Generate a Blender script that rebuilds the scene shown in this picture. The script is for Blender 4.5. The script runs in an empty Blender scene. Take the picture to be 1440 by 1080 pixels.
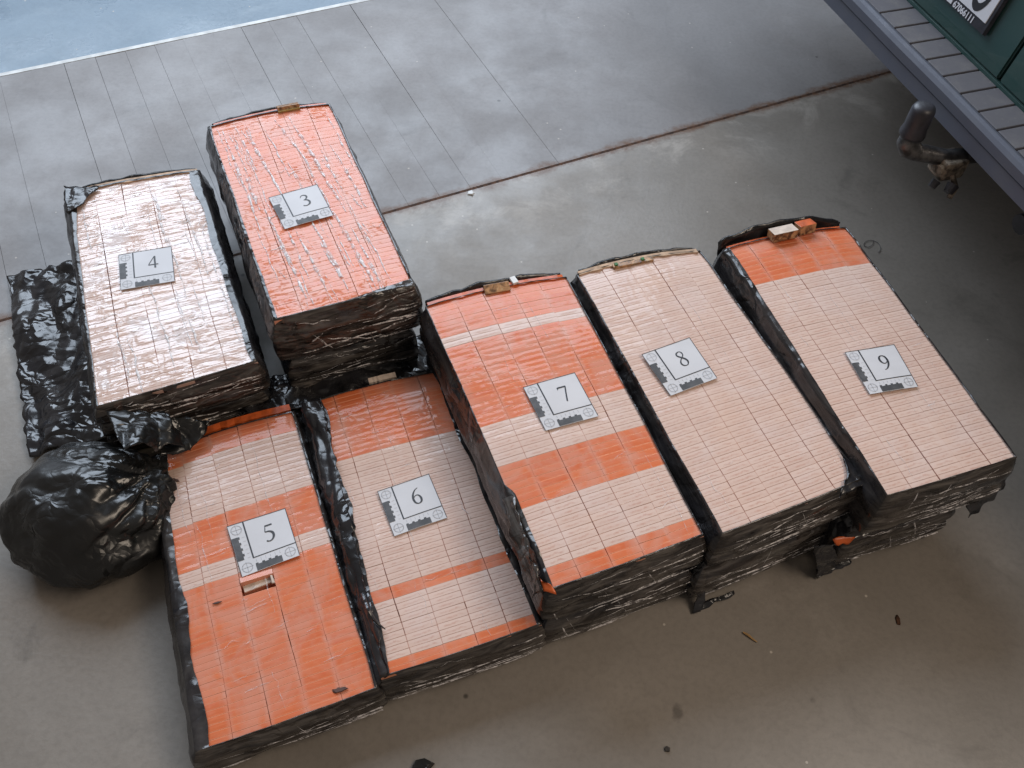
import bpy, bmesh, math, random
from mathutils import Vector, Matrix, noise
random.seed(7)
S = bpy.context.scene
COL = S.collection
R = math.radians

# ------------------------------------------------------------------ camera
CAM_H, PITCH, ROLL, FPX = 1.56659, 0.92080, 0.081726, 1297.94
cp, sp = math.cos(PITCH), math.sin(PITCH)
FW = Vector((0, cp, -sp))
_r0 = Vector((1, 0, 0)); _u0 = _r0.cross(FW)
RT = math.cos(ROLL) * _r0 + math.sin(ROLL) * _u0
UP = -math.sin(ROLL) * _r0 + math.cos(ROLL) * _u0
cam = bpy.data.objects.new('camera', bpy.data.cameras.new('camera'))
COL.objects.link(cam)
m = Matrix((RT, UP, -FW)).transposed().to_4x4()
m.translation = (0, 0, CAM_H)
cam.matrix_world = m
cam.data.sensor_width = 36
cam.data.lens = 36 * FPX / 1440
cam.data.clip_start = .05
cam.data.clip_end = 100
S.camera = cam

# ------------------------------------------------------------------ light
W = bpy.data.worlds.new('World'); S.world = W; W.use_nodes = True
bg = W.node_tree.nodes['Background']
bg.inputs[0].default_value = (1.0, .90, .82, 1)
bg.inputs[1].default_value = .245

def area(name, loc, target, sx, sy, energy, col):
    l = bpy.data.lights.new(name, 'AREA'); l.shape = 'RECTANGLE'
    l.size, l.size_y, l.energy, l.color = sx, sy, energy, col
    o = bpy.data.objects.new(name, l); COL.objects.link(o)
    o.location = loc
    o.rotation_euler = (Vector(target) - Vector(loc)).to_track_quat('-Z', 'Y').to_euler()
    return o
# open garage doorway: cool sky light from beyond the threshold
area('doorway_daylight', (-1.7, 5.0, 3.4), (-.1, 1.3, .2), 5.2, 3.2, 490, (.73, .85, 1.0))
# lamps under the garage ceiling, behind the photographer
area('ceiling_lamp', (2.1, .5, 2.9), (.5, .9, 0), 2.0, 1.0, 60, (1.0, .84, .68))
S.view_settings.view_transform = 'Standard'
S.view_settings.look = 'None'
S.view_settings.exposure = -.26

# ------------------------------------------------------------------ helpers
def at(x, y, z=0.0):
    """point of the place at height z seen at photograph position x, y"""
    d = FW + (x - 720) / FPX * RT - (y - 540) / FPX * UP
    t = (z - CAM_H) / d.z
    return Vector((0, 0, CAM_H)) + t * d

def lerp(a, b, t): return a + (b - a) * t
def nz(p, s): return noise.noise(Vector(p) * s)
def ridge(p, s):
    return 1 - abs(noise.noise(Vector(p) * s)) * 2

def link(o): COL.objects.link(o); return o
def mesh_obj(name, verts, faces, mats, parent=None, smooth=False, midx=None):
    me = bpy.data.meshes.new(name)
    me.from_pydata([tuple(v) for v in verts], [], faces)
    if not isinstance(mats, (list, tuple)): mats = [mats]
    for mm in mats: me.materials.append(mm)
    if midx: me.polygons.foreach_set('material_index', midx)
    if smooth: me.polygons.foreach_set('use_smooth', [True] * len(me.polygons))
    me.update()
    o = link(bpy.data.objects.new(name, me))
    if parent: o.parent = parent
    return o
def bm_obj(name, bm, mats, parent=None, smooth=False):
    me = bpy.data.meshes.new(name)
    bmesh.ops.recalc_face_normals(bm, faces=bm.faces)
    bm.to_mesh(me); bm.free()
    if not isinstance(mats, (list, tuple)): mats = [mats]
    for mm in mats: me.materials.append(mm)
    if smooth: me.polygons.foreach_set('use_smooth', [True] * len(me.polygons))
    o = link(bpy.data.objects.new(name, me))
    if parent: o.parent = parent
    return o
def tag(o, label=None, cat=None, group=None, kind=None):
    if label: o['label'] = label
    if cat: o['category'] = cat
    if group: o['group'] = group
    if kind: o['kind'] = kind
    return o
def empty(name, loc=(0, 0, 0), rot=0):
    o = link(bpy.data.objects.new(name, None)); o.location = loc; o.rotation_euler = (0, 0, rot)
    o.empty_display_size = .05
    return o
def hexa(bm, b, t):
    """prism between two loops of points"""
    vb = [bm.verts.new(p) for p in b]; vt = [bm.verts.new(p) for p in t]
    n = len(b)
    bm.faces.new(vb[::-1]); bm.faces.new(vt)
    for i in range(n):
        bm.faces.new((vb[i], vb[(i + 1) % n], vt[(i + 1) % n], vt[i]))
def box(bm, c, sx, sy, sz, ax=(1, 0, 0), ay=(0, 1, 0), az=(0, 0, 1), bev=0):
    c, ax, ay, az = Vector(c), Vector(ax), Vector(ay), Vector(az)
    f = lambda i, j, k: c + ax * (i * sx / 2) + ay * (j * sy / 2) + az * (k * sz / 2)
    n0 = len(bm.verts)
    e0 = set(bm.edges)
    hexa(bm, [f(-1, -1, -1), f(1, -1, -1), f(1, 1, -1), f(-1, 1, -1)], [f(-1, -1, 1), f(1, -1, 1), f(1, 1, 1), f(-1, 1, 1)])
    if bev:
        es = [e for e in bm.edges if e not in e0]
        bmesh.ops.bevel(bm, geom=es, offset=bev, segments=2, affect='EDGES', profile=.5)
def tube(bm, pts, rad, n=12, caps=True):
    pts = [Vector(p) for p in pts]
    if not isinstance(rad, (list, tuple)): rad = [rad] * len(pts)
    rings = []
    for i, p in enumerate(pts):
        d = (pts[min(i + 1, len(pts) - 1)] - pts[max(i - 1, 0)]).normalized()
        a = d.orthogonal().normalized()
        if i and rings:
            a = prev_a - d * prev_a.dot(d); a.normalize()
        prev_a = a
        b = d.cross(a)
        rings.append([bm.verts.new(p + rad[i] * (math.cos(2 * math.pi * k / n) * a + math.sin(2 * math.pi * k / n) * b)) for k in range(n)])
    for i in range(len(rings) - 1):
        for k in range(n):
            bm.faces.new((rings[i][k], rings[i][(k + 1) % n], rings[i + 1][(k + 1) % n], rings[i + 1][k]))
    if caps:
        bm.faces.new(rings[0][::-1]); bm.faces.new(rings[-1])
def sheet(name, corners, nx, ny, mat, amp=.01, sc=18, thick=.0012, parent=None, ragged=.004, seed=0, bulge=0.0):
    """crumpled sheet spanned by four 3D corners (TL, TR, BR, BL), with a real thickness"""
    c = [Vector(p) for p in corners]
    nrm = (c[1] - c[0]).cross(c[3] - c[0]).normalized()
    if nrm.z < 0: nrm = -nrm
    top = []
    for j in range(ny + 1):
        for i in range(nx + 1):
            u, v = i / nx, j / ny
            p = lerp(lerp(c[0], c[1], u), lerp(c[3], c[2], u), v)
            q = p + Vector((seed * 3.1, seed * 1.7, 0))
            e = 1.0 if (i in (0, nx) or j in (0, ny)) else 0
            if e: p = p + Vector((nz(q, 60), nz(q + Vector((9, 0, 0)), 60), 0)) * ragged * 2
            q2 = Vector((q.x * .94 + q.y * .34, (q.y * .94 - q.x * .34) * .45, q.z))
            h = amp * (abs(nz(q2, sc)) * 1.7 + .4 * abs(nz(q + Vector((5, 0, 0)), sc * 1.9)))
            h += bulge * math.sin(math.pi * u) * math.sin(math.pi * v)
            top.append(p + nrm * h)
    nv = len(top)
    verts = top + [p - nrm * thick for p in top]
    id_ = lambda i, j: j * (nx + 1) + i
    F = []
    for j in range(ny):
        for i in range(nx):
            a, b, d, e = id_(i, j), id_(i + 1, j), id_(i + 1, j + 1), id_(i, j + 1)
            F.append((a, e, d, b)); F.append((a + nv, b + nv, d + nv, e + nv))
    rim = [id_(i, 0) for i in range(nx)] + [id_(nx, j) for j in range(ny)] + [id_(i, ny) for i in range(nx, 0, -1)] + [id_(0, j) for j in range(ny, 0, -1)]
    for k in range(len(rim)):
        a, b = rim[k], rim[(k + 1) % len(rim)]
        F.append((a, b, b + nv, a + nv))
    return mesh_obj(name, verts, F, mat, parent, smooth=True)

# ------------------------------------------------------------------ materials
class MT:
    def __init__(s, name):
        s.m = bpy.data.materials.new(name); s.m.use_nodes = True
        s.t = s.m.node_tree; s.b = s.t.nodes['Principled BSDF']; s.out = s.t.nodes['Material Output']
    def n(s, typ, **kw):
        x = s.t.nodes.new(typ)
        for k, v in kw.items(): setattr(x, k, v)
        return x
    def l(s, a, b): s.t.links.new(a, b)
    def set(s, **kw):
        for k, v in kw.items():
            i = s.b.inputs[k.replace('_', ' ')]
            if hasattr(v, 'is_linked'): s.l(v, i)
            else: i.default_value = v if not isinstance(v, tuple) or len(v) == 4 else (*v, 1)
    def inp(s, sock, v):
        if hasattr(v, 'is_linked'): s.l(v, sock)
        else: sock.default_value = v
    def math(s, op, a, b=0.0, c=None, clamp=False):
        x = s.n('ShaderNodeMath', operation=op, use_clamp=clamp)
        s.inp(x.inputs[0], a); s.inp(x.inputs[1], b)
        if c is not None: s.inp(x.inputs[2], c)
        return x.outputs[0]
    def ramp(s, f, a, b, lo=0.0, hi=1.0):
        x = s.n('ShaderNodeMapRange', interpolation_type='SMOOTHSTEP')
        s.inp(x.inputs[0], f)
        for k, v in zip((1, 2, 3, 4), (a, b, lo, hi)): s.inp(x.inputs[k], v)
        return x.outputs[0]
    def mix(s, f, a, b, mode='MIX'):
        x = s.n('ShaderNodeMix', data_type='RGBA', blend_type=mode)
        s.inp(x.inputs[0], f)
        for k, v in ((6, a), (7, b)):
            s.inp(x.inputs[k], (*v, 1) if isinstance(v, tuple) and len(v) == 3 else v)
        return x.outputs[2]
    def pos(s): return s.n('ShaderNodeNewGeometry').outputs['Position']
    def obj(s): return s.n('ShaderNodeTexCoord').outputs['Object']
    def mapv(s, v, sc=(1, 1, 1), rot=(0, 0, 0), loc=(0, 0, 0)):
        x = s.n('ShaderNodeMapping')
        s.l(v, x.inputs[0]); x.inputs['Location'].default_value = loc
        x.inputs['Rotation'].default_value = rot; x.inputs['Scale'].default_value = sc
        return x.outputs[0]
    def noise(s, v, scale, det=4, rough=.55, dist=0.0, typ='FBM'):
        x = s.n('ShaderNodeTexNoise', noise_type=typ, normalize=True)
        s.l(v, x.inputs['Vector'])
        x.inputs['Scale'].default_value = scale; x.inputs['Detail'].default_value = det
        x.inputs['Roughness'].default_value = rough; x.inputs['Distortion'].default_value = dist
        return x.outputs['Fac']
    def voro(s, v, scale, feat='F1', out='Distance'):
        x = s.n('ShaderNodeTexVoronoi', feature=feat)
        s.l(v, x.inputs['Vector']); x.inputs['Scale'].default_value = scale
        return x.outputs[out]
    def bump(s, h, strength, dist, normal=None):
        x = s.n('ShaderNodeBump')
        s.l(h, x.inputs['Height']); x.inputs['Strength'].default_value = strength; x.inputs['Distance'].default_value = dist
        if normal is not None: s.l(normal, x.inputs['Normal'])
        return x.outputs[0]
    def xyz(s, v):
        x = s.n('ShaderNodeSeparateXYZ'); s.l(v, x.inputs[0]); return x.outputs
    def rnd(s): return s.n('ShaderNodeObjectInfo').outputs['Random']
    def addv(s, a, b):
        x = s.n('ShaderNodeVectorMath', operation='ADD'); s.l(a, x.inputs[0]); s.inp(x.inputs[1], b); return x.outputs[0]
    def dot(s, a, b):
        x = s.n('ShaderNodeVectorMath', operation='DOT_PRODUCT'); s.l(a, x.inputs[0]); x.inputs[1].default_value = b; return x.outputs['Value']

def plain(name, col, rough=.5, metal=0.0, spec=.5, var=.12, scale=40, bump=0.0):
    M = MT(name); p = M.pos()
    f = M.noise(p, scale, 4)
    c2 = tuple(x * (1 - var * 2) for x in col)
    M.set(Base_Color=M.mix(M.ramp(f, .35, .65), c2, col), Roughness=rough, Metallic=metal)
    M.b.inputs['Specular IOR Level'].default_value = spec
    if bump: M.set(Normal=M.bump(M.noise(p, scale * 4, 4), bump, .002))
    return M.m

ANG = R(29.4)
JD = Vector((math.cos(ANG), math.sin(ANG), 0)); JN = Vector((-math.sin(ANG), math.cos(ANG), 0))
JP = Vector((-.347, 1.683, 0))
SPOT = at(953, 1002)

def concrete(name, base, dark, light, rough=(.32, .55), rust=True, perobj=0.0):
    M = MT(name); p = M.pos()
    big = M.noise(p, 1.7, 5, .6, .4)
    mid = M.noise(p, 6, 6, .62, .6)
    fine = M.noise(p, 90, 3, .6)
    scr = M.noise(M.mapv(p, (3, 60, 1), (0, 0, -ANG)), 1.0, 5, .7)
    c = M.mix(M.ramp(big, .3, .7), dark, base)
    c = M.mix(M.ramp(mid, .48, .80, 0, .42), c, light)
    c = M.mix(M.ramp(M.noise(p, 3.1, 7, .7, 1.2), .55, .72, 0, .55), c, tuple(x * .62 for x in dark))
    c = M.mix(M.ramp(fine, .38, .72, 0, .2), c, tuple(x * .6 for x in dark))
    c = M.mix(M.ramp(scr, .66, .75, 0, .25), c, light)
    # pale specks and dark specks of dirt
    v = M.voro(p, 26); k = M.voro(p, 26, 'F1', 'Color')
    ks = M.xyz(k)
    c = M.mix(M.math('MULTIPLY', M.ramp(v, .05, .075, 1, 0), M.ramp(ks[0], .80, .81)), c, (.42, .38, .33))
    v2 = M.voro(M.addv(p, (3.3, 1.2, 0)), 15); k2 = M.xyz(M.voro(M.addv(p, (3.3, 1.2, 0)), 15, 'F1', 'Color'))
    c = M.mix(M.math('MULTIPLY', M.ramp(v2, .04, .10, .8, 0), M.ramp(k2[0], .90, .91)), c, (.03, .025, .02))
    if perobj:
        c = M.mix(M.math('MULTIPLY', M.rnd(), perobj), c, tuple(x * .5 for x in dark))
    if rust:
        d = M.math('SUBTRACT', M.dot(p, tuple(JN)), JP.dot(JN))
        a = M.math('ABSOLUTE', d)
        along = M.noise(p, 9, 5, .7)
        wdt = M.ramp(along, .30, .75, .0075, .034)
        st = M.math('MULTIPLY', M.ramp(M.math('DIVIDE', a, wdt), .25, 1.3, 1, 0), M.ramp(M.noise(p, 45, 4, .7), .3, .62, .45, 1.0))
        c = M.mix(st, c, (.115, .056, .028))
        # an old oil spot on the near floor
        q = M.mapv(p, (1, .62, 1), (0, 0, 0), (-SPOT.x, -SPOT.y * .62, 0))
        ln = M.n('ShaderNodeVectorMath', operation='LENGTH'); M.l(q, ln.inputs[0])
        rad = M.math('ADD', ln.outputs['Value'], M.math('MULTIPLY', M.math('SUBTRACT', M.noise(p, 60, 4, .7), .5), .014))
        c = M.mix(M.ramp(rad, .004, .0125, .6, 0), c, (.045, .038, .032))
        # worn lighter scuffs on the slab just inside the joint
        scf = M.math('MULTIPLY', M.ramp(d, -.26, -.05, 0, 1), M.ramp(d, -.02, 0, 1, 0))
        scf = M.math('MULTIPLY', scf, M.ramp(M.noise(p, 5.5, 6, .72, .5), .47, .66, 0, .45))
        c = M.mix(scf, c, tuple(min(1, x * 1.5) for x in light))
    M.set(Base_Color=c, Roughness=M.ramp(M.noise(p, 4.5, 5, .65), .3, .7, rough[0], rough[1]))
    M.b.inputs['Specular IOR Level'].default_value = .42
    h = M.math('ADD', M.math('MULTIPLY', mid, .5), M.math('MULTIPLY', fine, .25))
    M.set(Normal=M.bump(h, .35, .004))
    return M.m

m_slab = concrete('slab_concrete', (.245, .217, .188), (.185, .163, .139), (.295, .266, .234))
m_apron = concrete('apron_concrete', (.232, .216, .211), (.182, .169, .164), (.272, .257, .251), rough=(.38, .6), perobj=.1)
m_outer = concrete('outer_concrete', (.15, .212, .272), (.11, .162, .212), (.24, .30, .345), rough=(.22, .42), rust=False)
m_gap = plain('joint_dirt', (.07, .062, .055), .9)
m_rust = plain('rust_steel', (.105, .046, .022), .8, .2, var=.35, scale=60, bump=.6)
m_edge = plain('pale_edge', (.62, .62, .60), .5, var=.15, scale=25)

def pack_mat(name, kind, film=.5, veil=.5, coat=.8, k1=.2, k2=.2, k3=.3):
    M = MT(name); p = M.pos(); o = M.obj(); x, y, z = M.xyz(o)
    ax, ay = M.math('ABSOLUTE', x), M.math('ABSOLUTE', y)
    ro = M.n('ShaderNodeCombineXYZ'); r = M.rnd()
    M.l(M.math('MULTIPLY', r, 37), ro.inputs[0]); M.l(M.math('MULTIPLY', r, 11), ro.inputs[1])
    oo = M.addv(o, ro.outputs[0])
    vl = M.noise(p, 13, 4, .6, .8)
    if kind == 'orange':
        c = M.mix(r, (.58, .115, .028), (.64, .15, .043))
        hatch = M.noise(M.mapv(oo, (60, 420, 1)), 1.0, 3)
        c = M.mix(M.ramp(hatch, .45, .75, 0, .35), c, (.80, .22, .09))
        c = M.mix(M.ramp(M.noise(M.mapv(oo, (45, 230, 1)), 1.0, 3), .55, .8, 0, .5), c, (.62, .06, .015))
        c = M.mix(M.ramp(ay, .0046, .0058, 0, .7), c, (.82, .36, .20))  # bevel highlight along the row edges, painted into the colour
        vf = M.math('ADD', M.ramp(vl, .38, .66, .05 * veil, .62 * veil), M.ramp(ax, .019, .028, 0, .36))
        c = M.mix(vf, c, (.60, .28, .20))
    else:
        c = M.mix(r, (.60, .432, .362), (.645, .478, .404))
        os_ = M.addv(o, M.mapv(ro.outputs[0], (.0004, .0002, 0)))
        # printed squiggle, the same on every pack
        wy = M.math('MULTIPLY', M.math('SUBTRACT', M.noise(M.mapv(os_, (85, 1, 1)), 1.0, 3), .5), .011)
        d1 = M.math('ABSOLUTE', M.math('SUBTRACT', y, M.math('ADD', wy, -.0006)))
        sq = M.math('MULTIPLY', M.ramp(d1, .0006, .0026, 1, 0), M.ramp(ax, .013, .022, 1, .12))
        c = M.mix(M.math('MULTIPLY', sq, M.ramp(M.noise(M.mapv(oo, (120, 60, 1)), 1.0, 2), .3, .7, .16, .68)), c, (.47, .25, .19))
        c = M.mix(M.ramp(M.noise(M.mapv(oo, (60, 200, 1)), 1.0, 3), .5, .8, 0, .25), c, (.62, .38, .30))
        c = M.mix(M.ramp(ay, .0051, .0059, 0, .5), c, (.44, .24, .18))
        c = M.mix(M.ramp(ax, .0272, .0284, 0, .7), c, (.42, .17, .12))
        c = M.mix(M.ramp(M.noise(p, 6, 4), .5, .75, 0, .22), c, (.70, .45, .32))
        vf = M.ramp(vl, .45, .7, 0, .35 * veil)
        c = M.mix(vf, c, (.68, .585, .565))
    M.set(Base_Color=c, Roughness=.6)
    M.b.inputs['Specular IOR Level'].default_value = .3
    # shrink film pulled tight over the packs: glossy and crinkled
    q = M.mapv(p, (1, 1, 1), (0, 0, -R(25)))
    nc = M.n('ShaderNodeTexNoise'); M.l(q, nc.inputs['Vector']); nc.inputs['Scale'].default_value = 14; nc.inputs['Detail'].default_value = 3
    qd = M.addv(q, M.mapv(nc.outputs['Color'], (.05, .03, .03)))
    cr = M.voro(M.mapv(qd, (16, 48, 16)), 1.0, 'DISTANCE_TO_EDGE')
    cr2 = M.noise(M.mapv(q, (18, 82, 18)), 1.0, 2, .5, .4)
    cr3 = M.voro(M.mapv(qd, (52, 7, 20)), 1.0, 'DISTANCE_TO_EDGE')
    h = M.math('ADD', M.math('MULTIPLY', cr, k1), M.math('ADD', M.math('MULTIPLY', cr2, k2), M.math('MULTIPLY', cr3, k3)))
    h = M.math('MULTIPLY', h, M.ramp(M.noise(q, 7, 3), .35, .65, .35, 1.3))
    M.set(Coat_Weight=coat, Coat_Roughness=.07, Coat_Normal=M.bump(h, film, .010))
    M.b.inputs['Coat IOR'].default_value = 1.5 if film < .5 else 1.9
    return M.m
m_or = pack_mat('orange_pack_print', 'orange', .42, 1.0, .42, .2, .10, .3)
m_pa = pack_mat('pale_pack_print', 'pale', .36, .6, .38, .2, .06, .2)
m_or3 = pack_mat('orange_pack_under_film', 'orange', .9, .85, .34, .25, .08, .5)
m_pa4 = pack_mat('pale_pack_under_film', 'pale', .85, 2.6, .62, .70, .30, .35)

def black_plastic(name, strands=0.0, rough=.22, bumpk=.6, tint=(.012, .012, .014), k1=.9, k2=.28):
    M = MT(name); p = M.pos()
    nc = M.n('ShaderNodeTexNoise'); M.l(p, nc.inputs['Vector']); nc.inputs['Scale'].default_value = 9; nc.inputs['Detail'].default_value = 3
    pd = M.addv(p, M.mapv(nc.outputs['Color'], (.11, .11, .11)))
    r1 = M.voro(M.mapv(pd, (1, 1, .55), (0, 0, -R(25))), 13, 'DISTANCE_TO_EDGE')
    r2 = M.voro(M.mapv(pd, (.5, 1, 1), (0, 0, R(20))), 34, 'DISTANCE_TO_EDGE')
    r3 = M.noise(p, 60, 5, .6, 1.0, 'RIDGED_MULTIFRACTAL')
    c = M.mix(M.ramp(M.noise(p, 9, 4), .4, .7), tint, tuple(x * 2.2 for x in tint))
    if strands:
        s1 = M.noise(M.mapv(p, (11, 11, 75), (R(12), R(-8), 0)), 1.0, 4, .62, 1.2)
        s2 = M.noise(M.mapv(p, (55, 22, 22), (R(30), 0, R(40))), 1.0, 2, .5, 2.5, 'RIDGED_MULTIFRACTAL')
        f = M.math('MAXIMUM', M.ramp(s1, .34, .85, 0, strands * .8), M.ramp(s2, .66, 1.0, 0, strands * .5))
        c = M.mix(f, c, (.23, .205, .185))
    M.set(Base_Color=c, Roughness=rough)
    h = M.math('ADD', M.math('MULTIPLY', r1, k1), M.math('ADD', M.math('MULTIPLY', r2, k2), M.math('MULTIPLY', r3, .03)))
    if strands > .8:   # film drawn sideways: long taut folds
        f1 = M.voro(M.mapv(pd, (5, 5, 30), (R(8), R(-6), 0)), 1.0, 'DISTANCE_TO_EDGE')
        f2 = M.noise(M.mapv(p, (9, 9, 62), (R(-10), R(8), 0)), 1.0, 3, .55, .8)
        h = M.math('ADD', M.math('MULTIPLY', r2, .35), M.math('ADD', M.math('MULTIPLY', f1, .6), M.math('MULTIPLY', f2, .22)))
    h = M.math('MULTIPLY', h, M.ramp(M.noise(p, 6.5, 3), .38, .66, .12, 1.25))
    M.set(Normal=M.bump(h, bumpk, .030), Roughness=M.ramp(M.noise(p, 11, 4), .35, .65, rough * .7, rough * 1.5))
    M.b.inputs['Specular IOR Level'].default_value = .55
    return M.m
m_black = black_plastic('black_plastic', .12, .2, .6, (.010, .010, .012), .55, .36)
m_side = black_plastic('black_plastic_under_film', .26, .2, .55, (.011, .010, .011))
m_bag = black_plastic('bin_bag_plastic', 0, .27, .7, (.006, .006, .006), .42, .42)
m_front = black_plastic('film_over_dark_packs', .81, .14, .7, (.013, .010, .009))
def film_mat(name, op):
    M = MT(name); p = M.pos()
    tr = M.n('ShaderNodeBsdfTransparent'); mx = M.n('ShaderNodeMixShader')
    M.set(Base_Color=(.80, .76, .76), Roughness=.12, Normal=M.bump(M.noise(p, 120, 4, .6), .9, .004))
    f = M.ramp(M.noise(p, 70, 4, .7), .40, .62, .06, op)
    M.l(f, mx.inputs[0]); M.l(tr.outputs[0], mx.inputs[1]); M.l(M.b.outputs[0], mx.inputs[2])
    M.l(mx.outputs[0], M.out.inputs[0])
    return M.m
m_film = film_mat('cling_film', .35)
m_film3 = film_mat('cling_film_thick', .95)
m_paper = plain('card_paper', (.60, .595, .615), .6, var=.03, scale=15)
m_ink = plain('black_ink', (.022, .022, .026), .55)
m_inkg = plain('grey_ink', (.085, .085, .09), .6, var=.2, scale=60)
m_inkl = plain('fine_line_ink', (.38, .38, .40), .6)
m_tan = plain('bare_cardboard', (.60, .42, .29), .8, var=.2, scale=50)
m_cream = plain('cream_card', (.66, .54, .45), .7, var=.12, scale=60)
m_orange = plain('orange_card', (.62, .115, .022), .35, var=.2, scale=45)
m_smoke = plain('smudge', (.10, .05, .04), .7)
def photo_print():
    M = MT('brown_printed_card'); p = M.pos()
    a = M.noise(p, 55, 4, .6, 1); b = M.noise(p, 120, 4)
    c = M.mix(M.ramp(a, .35, .65), (.07, .035, .02), (.50, .27, .13))
    M.set(Base_Color=M.mix(M.ramp(b, .5, .75, 0, .7), c, (.62, .45, .25)), Roughness=.3)
    return M.m
m_photo = photo_print()
m_gold = plain('gold_print', (.55, .38, .12), .4, var=.2)
m_green = plain('green_print', (.03, .16, .03), .5)
m_white = plain('white_scrap', (.75, .75, .74), .7, var=.05)
m_straw = plain('straw', (.42, .25, .10), .8)

# ------------------------------------------------------------------ floor
def quad_slab(name, a0, a1, b0, b1, z0, z1, mat, parent=None):
    """slab in joint coordinates: a along the joint, b across it"""
    f = lambda a, b, z: JP + JD * a + JN * b + Vector((0, 0, z))
    bm = bmesh.new()
    hexa(bm, [f(a0, b0, z0), f(a1, b0, z0), f(a1, b1, z0), f(a0, b1, z0)], [f(a0, b0, z1), f(a1, b0, z1), f(a1, b1, z1), f(a0, b1, z1)])
    return bm_obj(name, bm, mat, parent)
o = quad_slab('floor', -5, 6, -5, -.004, -.1, 0, m_slab); tag(o, kind='structure')
o = quad_slab('joint_bed', -5, 6, -.06, 1.0, -.14, -.012, m_gap); tag(o, kind='structure')
# rusty steel angle in the joint, slightly uneven
bm = bmesh.new()
pts = [(-5 + 11 * k / 160) for k in range(161)]
prev = None
for a in pts:
    e = .0012 * nz((a, 0, 0), 6)
    row = [bm.verts.new(JP + JD * a + JN * b + Vector((0, 0, z))) for b, z in ((-.0039, -.011), (-.0037 + e * .3, -.0008), (.0036 + e * .3, .0006), (.0039, -.011))]
    if prev:
        for k in range(3): bm.faces.new((prev[k], row[k], row[k + 1], prev[k + 1]))
    prev = row
tag(bm_obj('joint_strip', bm, m_rust), kind='structure')
apron = empty('doorway_apron', JP); tag(apron, kind='structure')
a = -2.2; k = 0
while a < .48:
    w = .0845 + random.uniform(-.004, .004)
    dz = random.uniform(-.0008, .0008)
    g = random.uniform(.0004, .0009) if a < -.05 else random.uniform(.0003, .0006)
    bm = bmesh.new()
    f = lambda aa, b, z: JD * aa + JN * b + Vector((0, 0, z))
    s = random.uniform(-.0008, .0008)
    hexa(bm, [f(a, .004, -.02), f(a + w - g, .004, -.02), f(a + w - g + s, .905, -.02), f(a + s, .905, -.02)],
         [f(a, .004, dz), f(a + w - g, .004, dz), f(a + w - g + s, .905, dz), f(a + s, .905, dz)])
    bm_obj('concrete_strip', bm, m_apron, apron)
    a += w; k += 1
bm = bmesh.new()
hexa(bm, [f(a, .004, -.02), f(6, .004, -.02), f(6, .905, -.02), f(a, .905, -.02)], [f(a, .004, 0), f(6, .004, 0), f(6, .905, 0), f(a, .905, 0)])
bm_obj('concrete_panel', bm, m_apron, apron)
tag(quad_slab('threshold_edge', -5, 6, .9065, .921, -.1, .001, m_edge), kind='structure')
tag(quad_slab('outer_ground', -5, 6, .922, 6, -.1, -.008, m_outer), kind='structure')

# ------------------------------------------------------------------ bundles
ROWS, COLS = 50, 5
def pack_mesh(name, mat):
    sx, sy, d, b = .0567, .01220, .045, .00035
    bm = bmesh.new()
    loops = []
    for z, ins in ((-d, 0), (-.0006, 0), (-.0002, .00018), (0, .0005)):
        loops.append([bm.verts.new(v) for v in ((-sx / 2 + ins, -sy / 2 + ins, z), (sx / 2 - ins, -sy / 2 + ins, z), (sx / 2 - ins, sy / 2 - ins, z), (-sx / 2 + ins, sy / 2 - ins, z))])
    # gently crowned middle ridge
    r0 = bm.verts.new((-sx / 2 + .004, 0, .00012)); r1 = bm.verts.new((sx / 2 - .004, 0, .00012))
    t = loops[-1]
    bm.faces.new((t[0], t[1], r1, r0)); bm.faces.new((t[1], t[2], r1)); bm.faces.new((t[2], t[3], r0, r1)); bm.faces.new((t[3], t[0], r0))
    for i in range(3):
        for k in range(4): bm.faces.new((loops[i][k], loops[i][(k + 1) % 4], loops[i + 1][(k + 1) % 4], loops[i + 1][k]))
    bm.faces.new(loops[0][::-1])
    bmesh.ops.recalc_face_normals(bm, faces=bm.faces)
    me = bpy.data.meshes.new(name); bm.to_mesh(me); bm.free()
    me.materials.append(mat)
    return me
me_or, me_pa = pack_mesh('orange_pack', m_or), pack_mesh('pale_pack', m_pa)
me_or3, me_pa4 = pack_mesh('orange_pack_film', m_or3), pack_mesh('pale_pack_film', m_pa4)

def interp(tab, t):
    if not isinstance(tab, (list, tuple)): return tab
    for (t0, w0), (t1, w1) in zip(tab, tab[1:]):
        if t <= t1: return lerp(w0, w1, max(0, (t - t0) / (t1 - t0)))
    return tab[-1][1]

class Quad:
    """top face of a bundle: u across from left to right, v from far to near"""
    def __init__(s, pts, z):
        s.c = [Vector((p[0], p[1], 0)) for p in pts]; s.z = z
        s.bulge, s.dome, s.seed = .008, .0035, 0
    def P(s, u, v, h=0.0):
        c = s.c
        p = lerp(lerp(c[0], c[1], u), lerp(c[3], c[2], u), v)
        ax = (c[0] + c[1] - c[2] - c[3]).normalized()
        k = 4 * u * (1 - u)
        if v < .3: p = p + ax * s.bulge * k * (1 - max(v, 0) / .3)
        if v > .85: p = p - ax * s.bulge * .35 * k * ((min(v, 1) - .85) / .15)
        wob = .0012 * nz((u * 3 + s.seed, v * 4, 1), 1)
        p = p + (c[1] - c[0]).normalized() * wob * 2
        z = s.z + s.dome * (k - 1) * .6 - s.dome * max(0, 1 - v / .07) * .9 + .002 * nz((u * 2.5 + s.seed, v * 6, 5), 1)
        return Vector((p.x, p.y, z + h))

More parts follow.
